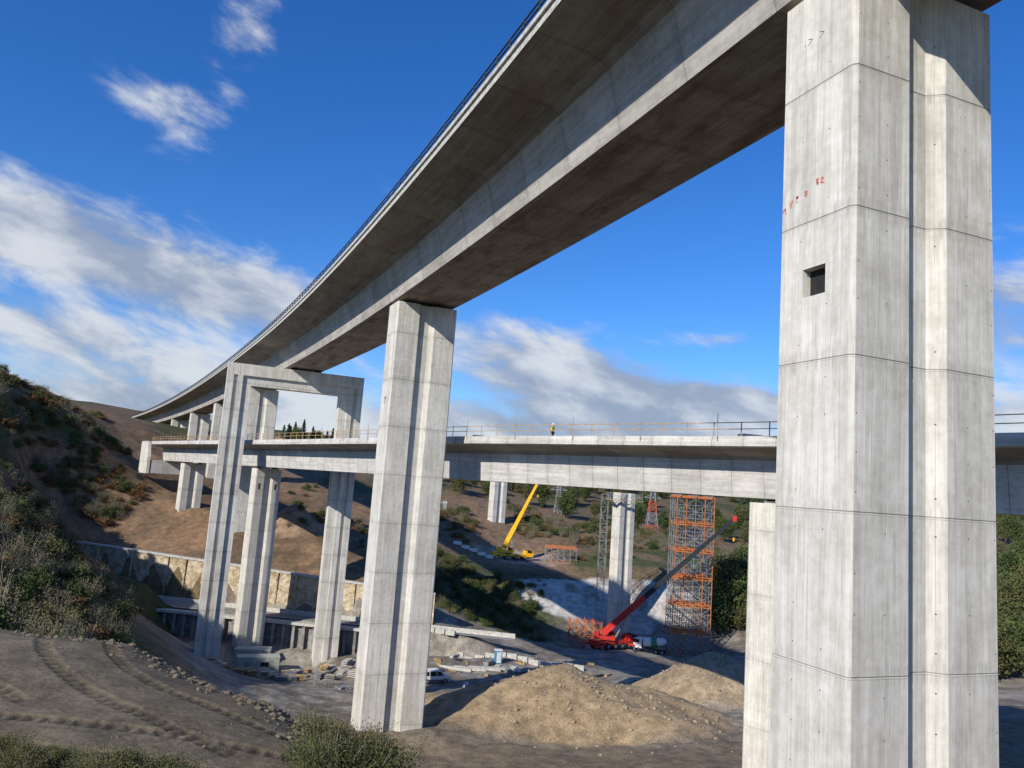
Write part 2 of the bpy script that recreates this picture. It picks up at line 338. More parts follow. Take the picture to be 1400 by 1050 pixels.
def sweep(tr,sec,z0,s0,s1,step,name,mats,parent=None):
    n=len(sec); ss=np.arange(s0,s1+.01,step); V=[];F=[];UV=[];MI=[]
    per=[0]
    for i in range(n): per.append(per[-1]+math.hypot(sec[(i+1)%n][0]-sec[i][0],sec[(i+1)%n][1]-sec[i][1]))
    for q in ss:
        for (o,z,_) in sec:
            (x,y),_a=tr.at(q,o); V.append((x,y,z0+z))
    for k in range(len(ss)-1):
        for i in range(n):
            j=(i+1)%n; F.append((k*n+i,k*n+j,(k+1)*n+j,(k+1)*n+i)); MI.append(sec[i][2])
            UV.append(((ss[k],per[i]),(ss[k],per[i+1]),(ss[k+1],per[i+1]),(ss[k+1],per[i])))
    F.append(tuple(range(n)));F.append(tuple(range((len(ss)-1)*n,len(ss)*n))[::-1]); MI+=[0,0]
    UV.append([(sec[i][0],sec[i][1]) for i in range(n)]);UV.append([(sec[i][0],sec[i][1]) for i in range(n)])
    me=bpy.data.meshes.new(name); me.from_pydata(V,[],F); me.polygons.foreach_set('material_index',MI)
    uvl=me.uv_layers.new(name='UVMap'); flat=[c for f in UV for uv in f for c in uv]; uvl.data.foreach_set('uv',flat)
    for k in mats: me.materials.append(M[k])
    bm=bmesh.new();bm.from_mesh(me);bmesh.ops.recalc_face_normals(bm,faces=bm.faces);bm.to_mesh(me);bm.free()
    return link(bpy.data.objects.new(name,me),parent)
ZU=19.2
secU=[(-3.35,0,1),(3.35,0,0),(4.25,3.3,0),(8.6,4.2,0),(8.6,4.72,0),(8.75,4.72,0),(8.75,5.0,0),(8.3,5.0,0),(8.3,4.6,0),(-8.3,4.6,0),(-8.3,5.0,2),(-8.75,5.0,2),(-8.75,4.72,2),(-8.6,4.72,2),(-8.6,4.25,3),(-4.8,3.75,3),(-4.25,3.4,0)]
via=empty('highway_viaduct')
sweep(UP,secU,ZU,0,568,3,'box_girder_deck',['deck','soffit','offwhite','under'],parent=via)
def railing(tr,s0,s1,off,z,hgt,step,mat,name,parent,rails=(.35,.7,1.0),w=.05,pw=.07):
    b=MB(); q=s0; prev=None
    while q<s1:
        (x,y),_=tr.at(q,off); b.box((x,y,z+hgt/2),(pw,pw,hgt),mat)
        if prev:
            for r in rails: b.beam((*prev,z+hgt*r),(x,y,z+hgt*r),w,w,mat)
        prev=(x,y); q+=step
    return b.make(name,parent)
railing(UP,10,560,-8.52,ZU+5.0,1.0,2.0,'rail','guard_railing',via,rails=(.3,.65,1.0),w=.08,pw=.11)
railing(UP,10,560,8.52,ZU+5.0,1.0,2.0,'rail','far_side_railing',via,w=.07,pw=.1)
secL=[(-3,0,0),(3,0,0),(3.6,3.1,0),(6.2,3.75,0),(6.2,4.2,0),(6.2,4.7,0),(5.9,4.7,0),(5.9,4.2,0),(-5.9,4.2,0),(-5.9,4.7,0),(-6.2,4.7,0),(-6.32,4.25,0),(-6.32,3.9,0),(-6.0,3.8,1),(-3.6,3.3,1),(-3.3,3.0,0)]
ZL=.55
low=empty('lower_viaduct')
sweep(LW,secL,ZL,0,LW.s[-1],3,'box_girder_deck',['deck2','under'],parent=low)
railing(LW,10,LW.s[-1]-1,-6.0,ZL+4.7,1.15,2.6,'wood','timber_guard_rail',low,rails=(.5,.95),w=.06,pw=.07)
railing(LW,10,LW.s[-1]-1,6.0,ZL+4.7,1.15,2.6,'wood','far_side_timber_rail',low,rails=(.5,.95),w=.06,pw=.07)
b=MB()
q=12
while q<LW.s[-1]-2:
    (x,y),_=LW.at(q,-6.4); b.cyl((x,y,ZL+4.3),(x,y,ZL+6.5),.03,'steel',6); q+=7.8
b.make('safety_posts',low)
b=MB()
for i in range(26):
    q=14+i*8.3+random.uniform(-2,2); (x,y),a_=LW.at(q,random.uniform(-5,2)); b.box((x,y,ZL+4.2+.35),(random.uniform(.5,2.2),random.uniform(.5,1.4),.7+random.random()*.5),random.choice(['wood','steel','wood','offwhite']),Matrix.Rotation(random.random()*3,3,'Z'))
b.make('deck_materials',low)
# ------------------------------------------------------------------ piers
def pier(name,cx,cy,ang,z0,z1,parent,W=6.7,L=3.5,zoff=0.0,rw=.85,rd=.42,window=None,loc_name='pier_shaft',bear=.4,mat='conc'):
    c=.14
    def prof(e):
        w=W/2-e;l=L/2-e
        q=[(-w,-l+c),(-w+c,-l),(-rw-.02,-l),(-rw+.1,-l+rd),(rw-.45,-l+rd),(rw+.05,-l),(w-c,-l),(w,-l+c)]
        return q+[(-x,-y) for x,y in q]
    zs=[(z0,0)];k=math.ceil((z0-zoff+.1)/5)
    while zoff+5*k<z1-.1:
        z=zoff+5*k; zs+=[(z-.022,0),(z-.012,.015),(z+.012,.015),(z+.022,0)];k+=1
    zs.append((z1,0))
    b=MB(); n=16; V=[]
    for z,e in zs: V+=[(x,y,z) for x,y in prof(e)]
    F=[]
    for r in range(len(zs)-1):
        for i in range(n): F.append((r*n+i,r*n+(i+1)%n,(r+1)*n+(i+1)%n,(r+1)*n+i))
    F.append(tuple(range(n))[::-1]);F.append(tuple(range((len(zs)-1)*n,len(zs)*n)))
    b.add(V,F,mat); o=b.make(loc_name,parent,(cx,cy,0),ang,zoff)
    if window:
        for (wc,wd) in window:
            cb=MB(); cb.box(wc,wd,'hole'); co=cb.make('cut',None,(cx,cy,0),ang)
            md=o.modifiers.new('b','BOOLEAN'); md.object=co; md.operation='DIFFERENCE'; md.solver='EXACT'
            bpy.context.view_layer.update(); dg=bpy.context.evaluated_depsgraph_get()
            nm=bpy.data.meshes.new_from_object(o.evaluated_get(dg)); o.modifiers.clear(); o.data=nm; bpy.data.objects.remove(co)
    if bear>0:
        bb=MB()
        for sx in(-1,1): 
            bb.box((sx*W*.32,0,z1+bear*.25),(1.1,1.1,bear*.5-.004),'conc'); bb.box((sx*W*.32,0,z1+bear*.72),(.8,.8,bear*.5),'black')
        bb.make('bearings',parent,(cx,cy,0),ang)
    return o
def upier(s,z0,zoff=0.0,window=None):
    (x,y),a=UP.at(U0+s); ang=math.atan2(a[1],a[0])-math.pi/2
    return pier('p',x,y,ang,z0,ZU-.4,via,zoff=zoff,window=window),(x,y,ang)
n0,(nxp,nyp,nang)=upier(1.75,-17.5,0.0,window=[((-3.35,-.02,7.8),(3.4,1.06,1.02))])
b=MB(); b.box((-2.97,-.02,7.8),(.05,1.3,1.3),'hole'); b.make('opening_shade_plate',via,(nxp,nyp,0),nang)  # near-black plate just inside the opening, painted shade of the hollow pier
upier(62.4,-27,.45,window=[((-3.35,0,8.2),(1.6,.8,.8))])
upier(173,-20,.0); upier(232,-12,0); upier(290,0,0); upier(348,8,0); upier(400,10,0)
gb=MB(); xx=-3.356
def stroke(y0,z0,y1,z1,w=.045,k='graf'):
    d=Vector((0,y1-y0,z1-z0)); nn=Vector((0,-d.z,d.y)).normalized()*w/2
    a0=Vector((xx,y0,z0));a1=Vector((xx,y1,z1)); gb.add([a0-nn,a1-nn,a1+nn,a0+nn],[(0,1,2,3)],k)
for k,(yy,zz) in enumerate([(1.5,10.75),(1.15,10.95),(.85,11.05),(.45,11.1),(-.1,11.35),(-.35,11.35)]):
    for t in range(6):
        stroke(yy+random.uniform(-.07,.07),zz+random.uniform(-.16,.16),yy+random.uniform(-.1,.1),zz+random.uniform(-.16,.16),random.uniform(.03,.09))
for yy in (.35,-.2):
    stroke(yy+.12,17.05,yy-.1,16.95,.02,'hole');stroke(yy-.1,16.95,yy+.12,16.8,.02,'hole')
gb.make('paint_marks',via,(nxp,nyp,0),nang,fixn=False)
def lpier(s,z0,zoff=0,L=3.2,W=6.0,window=None):
    (x,y),a=LW.at(s); ang=math.atan2(a[1],a[0])-math.pi/2
    return pier('p',x,y,ang,z0,ZL-.35,low,W=W,L=L,zoff=zoff,window=window,bear=.35),(x,y)
def near_s(tr,x,y): 
    d=np.hypot(tr.p[:,0]-x,tr.p[:,1]-y); return tr.s[int(np.argmin(d))]
def LX(x,y): return near_s(LW,x,y)
s1=LX(23.0,63.9); _,(qx,qy)=lpier(s1,-25,-2)
lpier(LX(-14.5,107.5),-34,-1,W=5); lpier(LX(-46.5,150.5),-38,-1.5,L=2.8,W=5,window=[((-1.6,-1.4,-3.2),(.6,1.4,1.1)),((1.6,-1.4,-3.2),(.6,1.4,1.1))]); lpier(LX(-77,190),-16,-1,L=3,W=5); lpier(LX(62,5),-25,-2)
b=MB(); (x,y),a=LW.at(LW.s[-1]-2); ang=math.atan2(a[1],a[0])-math.pi/2
b.box((0,0,-1.2),(12,5,3.3),'conc'); b.prism([(-2.5,-3),(6,-3),(6,5.2),(-1,5.2),(-2.5,1.2)],-7.1,-6.4,'conc'); b.prism([(-2.5,-3),(6,-3),(6,5.2),(-1,5.2),(-2.5,1.2)],6.4,7.1,'conc')
b.make('abutment',low,(x,y,0),ang)
pf=empty('portal_frame_pier',(-40.3,143.2,0),math.atan2(.39,.921))
b=MB(); T=18.75
for sx,zb in((-1,-36),(1,-39)):
    b.box((sx*11.75,0,(T+zb)/2),(1.1,3.2,T-zb),'conc')
    b.box((sx*10.85,0,(T-2.1+zb)/2),(.7,2.4,T-2.1-zb),'conc')
    b.box((sx*10.05,0,(T-2.1+zb)/2),(.9,3.2,T-2.1-zb),'conc')
    b.box((sx*8.85,0,(T-2.1+zb)/2),(1.5,2.3,T-2.1-zb-.01),'conc')
b.box((0,0,T-1.05),(22.4,3.2,2.1),'conc')
b.box((0,0,T-2.95),(16.2,2.3,1.7),'conc')
b.make('portal_frame',pf,zoff=.3)
b=MB(); 
for sx in(-1,1): b.box((1.5+sx*2.2,0,T+.22),(1.1,1.1,.46),'black')
b.make('bearings',pf)
# ------------------------------------------------------------------ third structure piers
cp=empty('unfinished_bridge_pier')
def tower(b,x,y,z0,z1,wx,wy,nx,ny,lev,mat,mat2=None,band=4,r=.07,dg=True):
    gx=[x-wx/2+wx*i/nx for i in range(nx+1)];gy=[y-wy/2+wy*i/ny for i in range(ny+1)]
    for X_ in gx:
        for Y_ in gy:
            b.beam((X_,Y_,z0),(X_,Y_,z1),r*1.3,r*1.3,mat)
    k=0;z=z0
    while z<z1:
        mm=mat2 if (mat2 and k%band in(0,)) else mat; rr=r*1.9 if mm==mat2 else r
        for Y_ in gy: b.beam((gx[0],Y_,z),(gx[-1],Y_,z),rr,rr,mm)
        for X_ in gx: b.beam((X_,gy[0],z),(X_,gy[-1],z),rr,rr,mm)
        if dg and z+lev<=z1+.1:
            for i in range(nx):
                for Y_ in gy:
                    s=(i+k)%2; b.beam((gx[i+s],Y_,z),(gx[i+1-s],Y_,z+lev),r*.8,r*.8,mm if mm==mat2 else mat)
            for i in range(ny):
                for X_ in (gx[0],gx[-1]):
                    s=(i+k)%2; b.beam((X_,gy[i+s],z),(X_,gy[i+1-s],z+lev),r*.8,r*.8,mat)
        if mm==mat2 and mat2:
            for Y_ in gy: b.beam((gx[0],Y_,z+.5),(gx[-1],Y_,z+.5),rr,rr,mm)
        z+=lev;k+=1
pier('p',28.8,186,rad(30),-34,.6,cp,W=4.6,L=3,zoff=0,bear=0)
tb=MB(); tower(tb,28.8,186,-1.2,.6,7.5,6.5,3,2,.9,'steel',None); tb.box((28.8,186-3.4,-1.2),(7.8,1.0,.12),'wood'); 
tb.box((28.8-3.6,186,-1.2),(1,6,.12),'wood'); tower(tb,24.2,186,-33,0,1.6,1.8,1,1,2.0,'steel'); tb.make('access_scaffold',cp)
cp2=empty('unfinished_bridge_pier.001'); pier('p',-2.0,258,rad(30),-18,2.3,cp2,W=5,L=3.2,zoff=0,bear=0)
b=MB(); tower(b,42.2,174,-34.4,.4,8.2,6.8,4,3,1.45,'steel','orange',4,.10); b.box((42.2,174,.6),(8.6,7.4,.3),'orange')
for i in(0,1,3,4): b.beam((42.2-4.1+2.05*i,170.5,-34),(42.2-4.1+2.05*i,170.5,.4),.16,.16,'orange')
for X_ in(-3.5,0,3.5): b.beam((42.2+X_,170,.95),(42.2+X_,178,.95),.3,.4,'steel')
b.make('shoring_tower')
b=MB(); tower(b,20,176,-33,-27.5,7,4,4,2,1.6,'orange',None,3,.09); b.make('formwork_scaffold')
b=MB(); tower(b,17.5,226,-20.8,-15.8,9,4,5,2,1.5,'steel','orange',3,.07); b.make('formwork_scaffold.001')
def pylon(name,x,y,h,w=4.5,alt='dullred'):
    b=MB(); z0=h1(x,y)-.5; N=9
    for k in range(N):
        a=k/N;c=(k+1)/N; wa=w*(1-a*.82)/2;wc=w*(1-c*.82)/2; mt=alt if (k//2)%2==0 else 'steel'; za=z0+h*a;zc=z0+h*c
        P=[(x-wa,y-wa,za),(x+wa,y-wa,za),(x+wa,y+wa,za),(x-wa,y+wa,za)];Q=[(x-wc,y-wc,zc),(x+wc,y-wc,zc),(x+wc,y+wc,zc),(x-wc,y+wc,zc)]
        for i in range(4):
            b.beam(P[i],Q[i],.26,.26,mt);b.beam(P[i],Q[(i+1)%4],.13,.13,mt);b.beam(Q[i],Q[(i+1)%4],.13,.13,mt);b.beam(P[(i+1)%4],Q[i],.13,.13,mt)
    for k in(.72,.84,.95):
        zz=z0+h*k; b.beam((x-3.2,y,zz),(x+3.2,y,zz),.25,.25,'steel'); b.beam((x-3.2,y,zz),(x,y,zz+1.4),.15,.15,'steel');b.beam((x+3.2,y,zz),(x,y,zz+1.4),.15,.15,'steel')
    b.make(name)
pylon('electricity_pylon',55.5,290,20); pylon('electricity_pylon.001',21,300,13,3,'steel')
# ------------------------------------------------------------------ walls / road
b=MB(); n=46
zt=lambda x:-21.2+(x+28)*-.044
for i in range(n):
    x0=-106+i*94/n;x1=-106+(i+1)*94/n
    y0,y1=Yw(x0),Yw(x1)
    b.add([(x0,y0,-29),(x1,y1,-29),(x1,y1+.3,zt(x1)),(x0,y0+.3,zt(x0)),(x0,y0+1.6,-29),(x1,y1+1.6,-29),(x1,y1+1.2,zt(x1)),(x0,y0+1.2,zt(x0))],[(0,1,2,3),(5,4,7,6),(3,2,6,7)],'stone')
    b.add([(x0,y0+.1,zt(x0)),(x1,y1+.1,zt(x1)),(x1,y1+.1,zt(x1)+.4),(x0,y0+.1,zt(x0)+.4),(x0,y0+1.3,zt(x0)),(x1,y1+1.3,zt(x1)),(x1,y1+1.3,zt(x1)+.4),(x0,y0+1.3,zt(x0)+.4)],[(0,1,2,3),(3,2,6,7),(5,4,7,6),(0,3,7,4),(1,5,6,2)],'offwhite')
    if i%2==0: b.box((x0,y0+.05,(-29+zt(x0))/2),(.35,.4,zt(x0)+29),'stone')
b.make('stone_retaining_wall',fixn=False)
b=MB()
x=-72
while x<-14:
    x1=x+2.0; b.beam((x,Yc(x)-.2,-31.3),(x1,Yc(x1)-.2,-31.3),.4,5.2,'greycon')
    b.box((x,Yc(x)-.85,-31.2),(.5,.9,4.6),'greycon'); b.beam((x,Yc(x)-.6,-28.45),(x1,Yc(x1)-.6,-28.45),1.7,.5,'offwhite')
    x=x1
b.make('ribbed_retaining_wall')
b=MB(); 
for i in range(50):
    x0=-106+i*2.2;x1=x0+2.2
    b.add([(x0,Yc(x0)+.9,-28.0),(x1,Yc(x1)+.9,-28.0),(x1,Yw(x1)-1.4,-28.0),(x0,Yw(x0)-1.4,-28.0)],[(0,1,2,3)],'asphalt')
    for f in(.1,.9):
        ya=Yc(x0)+.9+(Yw(x0)-1.4-Yc(x0)-.9)*f; yb=Yc(x1)+.9+(Yw(x1)-1.4-Yc(x1)-.9)*f
        b.add([(x0,ya,-27.99),(x1,yb,-27.99),(x1,yb+.18,-27.99),(x0,ya+.18,-27.99)],[(0,1,2,3)],'white')
    b.beam((x0,Yw(x0)-1.2,-27.6),(x1,Yw(x1)-1.2,-27.6),.35,.8,'offwhite')
b.make('access_road',fixn=True)
# ------------------------------------------------------------------ vehicles
def wheel(b,x,y,z,r,w):
    b.cyl((x-w/2,y,z),(x+w/2,y,z),r,'black',16); b.cyl((x-w/2-.01,y,z),(x+w/2+.01,y,z),r*.55,'steel',12)
def van(name,x,y,rz,k='white'):
    e=empty(name,(x,y,h1(x,y)+.05),rz); b=MB()
    prof=[(-2.2,.35),(2.15,.35),(2.2,.75),(1.95,1.02),(1.25,1.15),(.7,1.78),(.4,1.86),(-1.95,1.86),(-2.15,1.6),(-2.22,.8)]
    b.prism(prof,-.88,.88,k); b.make('body',e)
    b=MB()
    b.add([(-.74,1.27,1.155),(.74,1.27,1.155),(.68,.74,1.76),(-.68,.74,1.76)],[(0,1,2,3)],'glass')
    for sx in(-1,1):
        X_=sx*.885
        b.add([(X_,1.15,1.12),(X_,.62,1.70),(X_,.1,1.74),(X_,.1,1.10)],[(0,1,2,3)],'glass'); b.add([(X_,0,1.10),(X_,0,1.74),(X_,-1.0,1.74),(X_,-1.0,1.10)],[(0,1,2,3)],'glass')
        b.add([(X_,-1.12,1.12),(X_,-1.12,1.72),(X_,-1.9,1.68),(X_,-1.98,1.12)],[(0,1,2,3)],'glass')
        b.box((X_,-.0,.5),(.03,4.0,.16),'black')
        b.box((sx*.65,2.19,.82),(.3,.06,.18),'glass'); b.box((sx*.8,-2.2,1.1),(.12,.06,.4),'red')
    b.add([(-.7,-2.21,1.15),(.7,-2.21,1.15),(.66,-2.15,1.65),(-.66,-2.15,1.65)],[(0,1,2,3)],'glass')
    b.box((0,2.2,.5),(1.6,.08,.2),'black'); b.make('windows_and_trim',e,fixn=False)
    b=MB()
    for yy in(-1.4,1.4):
        for sx in(-.82,.82): wheel(b,sx,yy,.33,.36,.2)
    b.make('wheels',e); return e
van('parked_van',-8.4,120,rad(-68)); van('parked_van.001',-27,306,rad(80))
def crane(name,x,y,z,rz,k,tip,nax=4,extk='rail',L=11.0,bw=1.0):
    e=empty(name,(x,y,z),rz); b=MB()
    b.box((0,0,1.25),(2.6,L,.55),k); b.box((0,L/2-1.1,1.9),(2.5,2.2,1.5),k); b.box((0,L/2-1.0,2.35),(2.54,1.4,.6),'glass'); b.box((0,-L/2+.7,1.75),(2.4,1.2,.5),k)
    for i in range(nax):
        yy=-L/2+1.6+i*(L-4)/(nax-1)
        for sx in(-1,1): wheel(b,sx*1.15,yy,.65,.65,.5)
    for yy in(-L/2+.4,L/2-2.6):
        b.box((0,yy,.95),(6.4,.35,.35),k)
        for sx in(-1,1): b.cyl((sx*3.1,yy,0),(sx*3.1,yy,.9),.12,'steel'); b.cyl((sx*3.1,yy,-.05),(sx*3.1,yy,.1),.45,'black')
    b.make('carrier',e)
    inv=(Matrix.Translation((x,y,z))@Matrix.Rotation(rz,4,'Z')).inverted(); t=inv@Vector(tip)
    pv=Vector((0,-1.2,2.7)); d=(t-pv); hd=Vector((d.x,d.y,0)).normalized(); sd=Vector((-hd.y,hd.x,0))
    b=MB(); R=Matrix((sd*-1,hd,Vector((0,0,1)))).transposed()
    b.cyl((0,-1.2,1.5),(0,-1.2,1.9),.9,'black',16); b.box(Vector((0,-1.2,2.2))-hd*.6,(2.2,4.0,.7),k,R); b.box(Vector((0,-1.2,2.6))-hd*2.6,(2.5,1.1,1.3),k,R)
    b.box(Vector((0,-1.2,2.7))+sd*1.1+hd*.6,(.85,1.7,1.5),k,R); b.box(Vector((0,-1.2,2.95))+sd*1.1+hd*.7,(.9,1.4,.7),'glass',R)
    root=pv-hd*1.3+Vector((0,0,.3)); D=(t-root)
    segs=[(0,.32,1.15*bw,k),(.30,.54,.95*bw,extk),(.52,.78,.8*bw,extk),(.76,1.0,.66*bw,extk)]
    for a,c,w,kk in segs: b.beam(root+D*a,root+D*c,w*.8,w,kk)
    b.box(t,(.8,.8,1.1),'red' if k=='red' else k,R)
    b.cyl(pv+hd*1.4-Vector((0,0,.3)),root+D*.22,.16,'steel')
    b.cyl(t,t-Vector((0,0,4)),.03,'black',6); b.box(t-Vector((0,0,4.3)),(.35,.35,.7),'yellow')
    b.make('slewing_boom',e); return e
crane('mobile_crane',25.5,170.5,h1(25.5,170.5)+.1,rad(-55),'red',(49.0,164.5,-3.2),5,'rail',12,1.15)
crane('mobile_crane.001',3.4,223,h1(3.4,223)+.1,rad(-72),'yellow',(9.6,221,2.4),4,'yellow',12,1.1)
crane('mobile_crane.002',72,98,h1(72,98),rad(-20),'red',(71.5,103,1.5),4,'rail',11)
def truck(name,x,y,rz):
    e=empty(name,(x,y,h1(x,y)),rz); b=MB(); b.box((0,0,.95),(2.3,7,.3),'rail'); b.box((0,2.7,1.9),(2.4,1.8,2.0),'white'); b.box((0,3.0,2.35),(2.44,1.3,.7),'glass')
    b.cyl((0,1.5,2.0),(0,-2.6,2.6),1.1,'white',14,.8); b.cyl((0,-.2,2.2),(0,-1.4,2.38),1.1,'green',14,1.0); b.cyl((0,-2.6,2.6),(0,-3.3,2.7),.8,'white',14,.4)
    for yy in(-2.6,-1.3,2.5):
        for sx in(-1,1): wheel(b,sx*1.05,yy,.52,.52,.35)
    b.make('chassis_and_drum',e)
truck('concrete_mixer_truck',34,172,rad(70))
def cabin(name,x,y,z,rz,L=7,W=2.6,Hh=2.7,k='cream'):
    e=empty(name,(x,y,z),rz); b=MB(); b.box((0,0,Hh/2+.15),(L,W,Hh),k); b.box((0,0,Hh+.2),(L+.1,W+.1,.14),k)
    n=int(L/.3)
    for i in range(n): 
        for s in(-1,1): b.box((-L/2+.25+i*.3,s*(W/2+.02),Hh/2+.15),(.12,.05,Hh-.3),k)
    b.box((-L*.25,-W/2-.05,1.2),(.9,.06,2.0),'steel'); b.box((L*.15,-W/2-.05,1.7),(1.3,.06,.9),'glass'); b.make('cabin_body',e)
gz=lambda x,y:h1(x,y)
cabin('site_container',-40.5,139,gz(-40.5,139)-.1,rad(20)); cabin('site_container.001',-43,144,gz(-43,144)-.1,rad(12),6)
cabin('site_container.002',-35,262,gz(-35,262)-.1,rad(10),9); cabin('site_container.003',-22,258,gz(-22,258)-.1,rad(0),7,2.6,2.7,'offwhite')
def toilet(x,y,nm):
    b=MB(); b.box((0,0,1.1),(1.15,1.15,2.1),'blue'); b.box((0,0,2.22),(1.25,1.25,.16),'white'); b.box((0,-.6,1.05),(.8,.04,1.8),'white'); b.make(nm,None,(x,y,gz(x,y)),rad(15))
toilet(1.0,140,'portable_toilet')
def rect(b,x,y,dx,dy,dz,k,rz=0,z=None):
    zz=(gz(x,y) if z is None else z); b.box((x,y,zz+dz/2),(dx,dy,dz),k,Matrix.Rotation(rz,3,'Z'))
b=MB()
for i in range(16):
    x=-14+i*1.95; y=151-i*.75; rect(b,x,y,1.85,.6,.9,'offwhite',rad(-21))
b.make('concrete_barrier_row')
b=MB()
for i in range(7): rect(b,-1+i*1.9+random.uniform(-.4,.4),138-i*.9,.9,random.uniform(2,4),random.uniform(.3,.7),random.choice(['offwhite','steel','greycon']),rad(random.uniform(-25,25)))
for i in range(4): rect(b,-6+i*2.4,133+i,5.5,.5,.5,'offwhite',rad(-15+i*6))
b.make('stacked_precast_blocks')
b=MB()
for i in range(60):
    x=-46+random.random()*28; y=129+random.random()*12
    k=random.choice(['steel','offwhite','steel','wood','greycon','steel']); z=gz(x,y); r=rad(random.uniform(-40,40)); w=random.uniform(.8,2.2); l=random.uniform(1,3)
    for j in range(random.randint(1,5)): b.box((x,y,z+.1+j*.28),(w,l,.12),k,Matrix.Rotation(r+j*.03,3,'Z')); b.box((x,y,z+.2+j*.28),(w*.9,.12,.14),'wood',Matrix.Rotation(r,3,'Z'))
b.make('formwork_stacks')
b=MB()
for i in range(130):
    x=-22+random.random()*42; y=114+random.random()*34
    if abs(x+8.4)<4 and abs(y-119)<6: continue
    k=random.choice(['steel','offwhite','wood','rail','rail','steel','wood','greycon']); z=gz(x,y); b.box((x,y,z+.12),(random.uniform(.5,2.8),random.uniform(.2,.8),random.uniform(.15,.5)),k,Matrix.Rotation(random.random()*3,3,'Z'))
b.make('construction_materials')
b=MB()
for i in range(5): rect(b,-12+i*2.3,219-.2*i,2.2,.6,.9,'white',rad(-6))
b.make('white_plastic_barriers')
b=MB()
for k in range(5):
    for j in range(2): 
        x=-13.5+k*.1+j*2; y=100+k; b.cyl((x,y,gz(x,y)+.2),(x+3,y+.5,gz(x,y)+.2),.18,'offwhite',10)
b.make('concrete_pipes')
# ------------------------------------------------------------------ worker on lower deck
def person(name,x,y,z,rz):
    e=empty(name,(x,y,z),rz)
    def skin(nm,V,E,R,mat,root=0):
        me=bpy.data.meshes.new(nm); me.from_pydata(V,E,[]); o=bpy.data.objects.new(nm,me); link(o,e)
        md=o.modifiers.new('s','SKIN'); sv=me.skin_vertices[0].data
        for i,r in enumerate(R): sv[i].radius=(r,r*.85)
        sv[root].use_root=True; o.modifiers.new('d','SUBSURF').levels=1; o.modifiers['d'].render_levels=2; me.materials.append(M[mat]); return o
    skin('legs',[(0,0,.95),(.1,0,.88),(.12,.03,.48),(.13,-.02,.08),(.14,.14,.04),(-.1,0,.88),(-.13,.0,.48),(-.14,-.04,.08),(-.15,.12,.04)],[(0,1),(1,2),(2,3),(3,4),(0,5),(5,6),(6,7),(7,8)],[.14,.1,.065,.045,.04,.1,.065,.045,.04],'navy')
    skin('jacket',[(0,0,.95),(0,0,1.2),(0,0,1.42),(.19,0,1.42),(.27,.02,1.14),(.22,.22,1.02),(-.19,0,1.42),(-.28,.02,1.14),(-.22,.22,1.06),(0,0,1.5)],[(0,1),(1,2),(2,3),(3,4),(4,5),(2,6),(6,7),(7,8),(2,9)],[.15,.15,.16,.085,.06,.045,.085,.06,.045,.06],'hiviz')
    skin('head',[(0,0,1.5),(0,.01,1.6),(0,.02,1.7)],[(0,1),(1,2)],[.05,.085,.075],'skin')
    b=MB(); b.cyl((0,.01,1.68),(0,.01,1.76),.13,'white',14,.11); b.cyl((0,.01,1.76),(0,.01,1.81),.11,'white',14,.05); b.box((0,.13,1.69),(.18,.1,.02),'white')
    for s in(-1,1): b.box((s*.22,.27,1.02),(.06,.12,.04),'skin')
    b.make('helmet_and_hands',e)
    return e
sP=LX(8.4,79); (px,py),_=LW.at(sP,-5.4); person('construction_worker',px,py,ZL+4.22,rad(60))
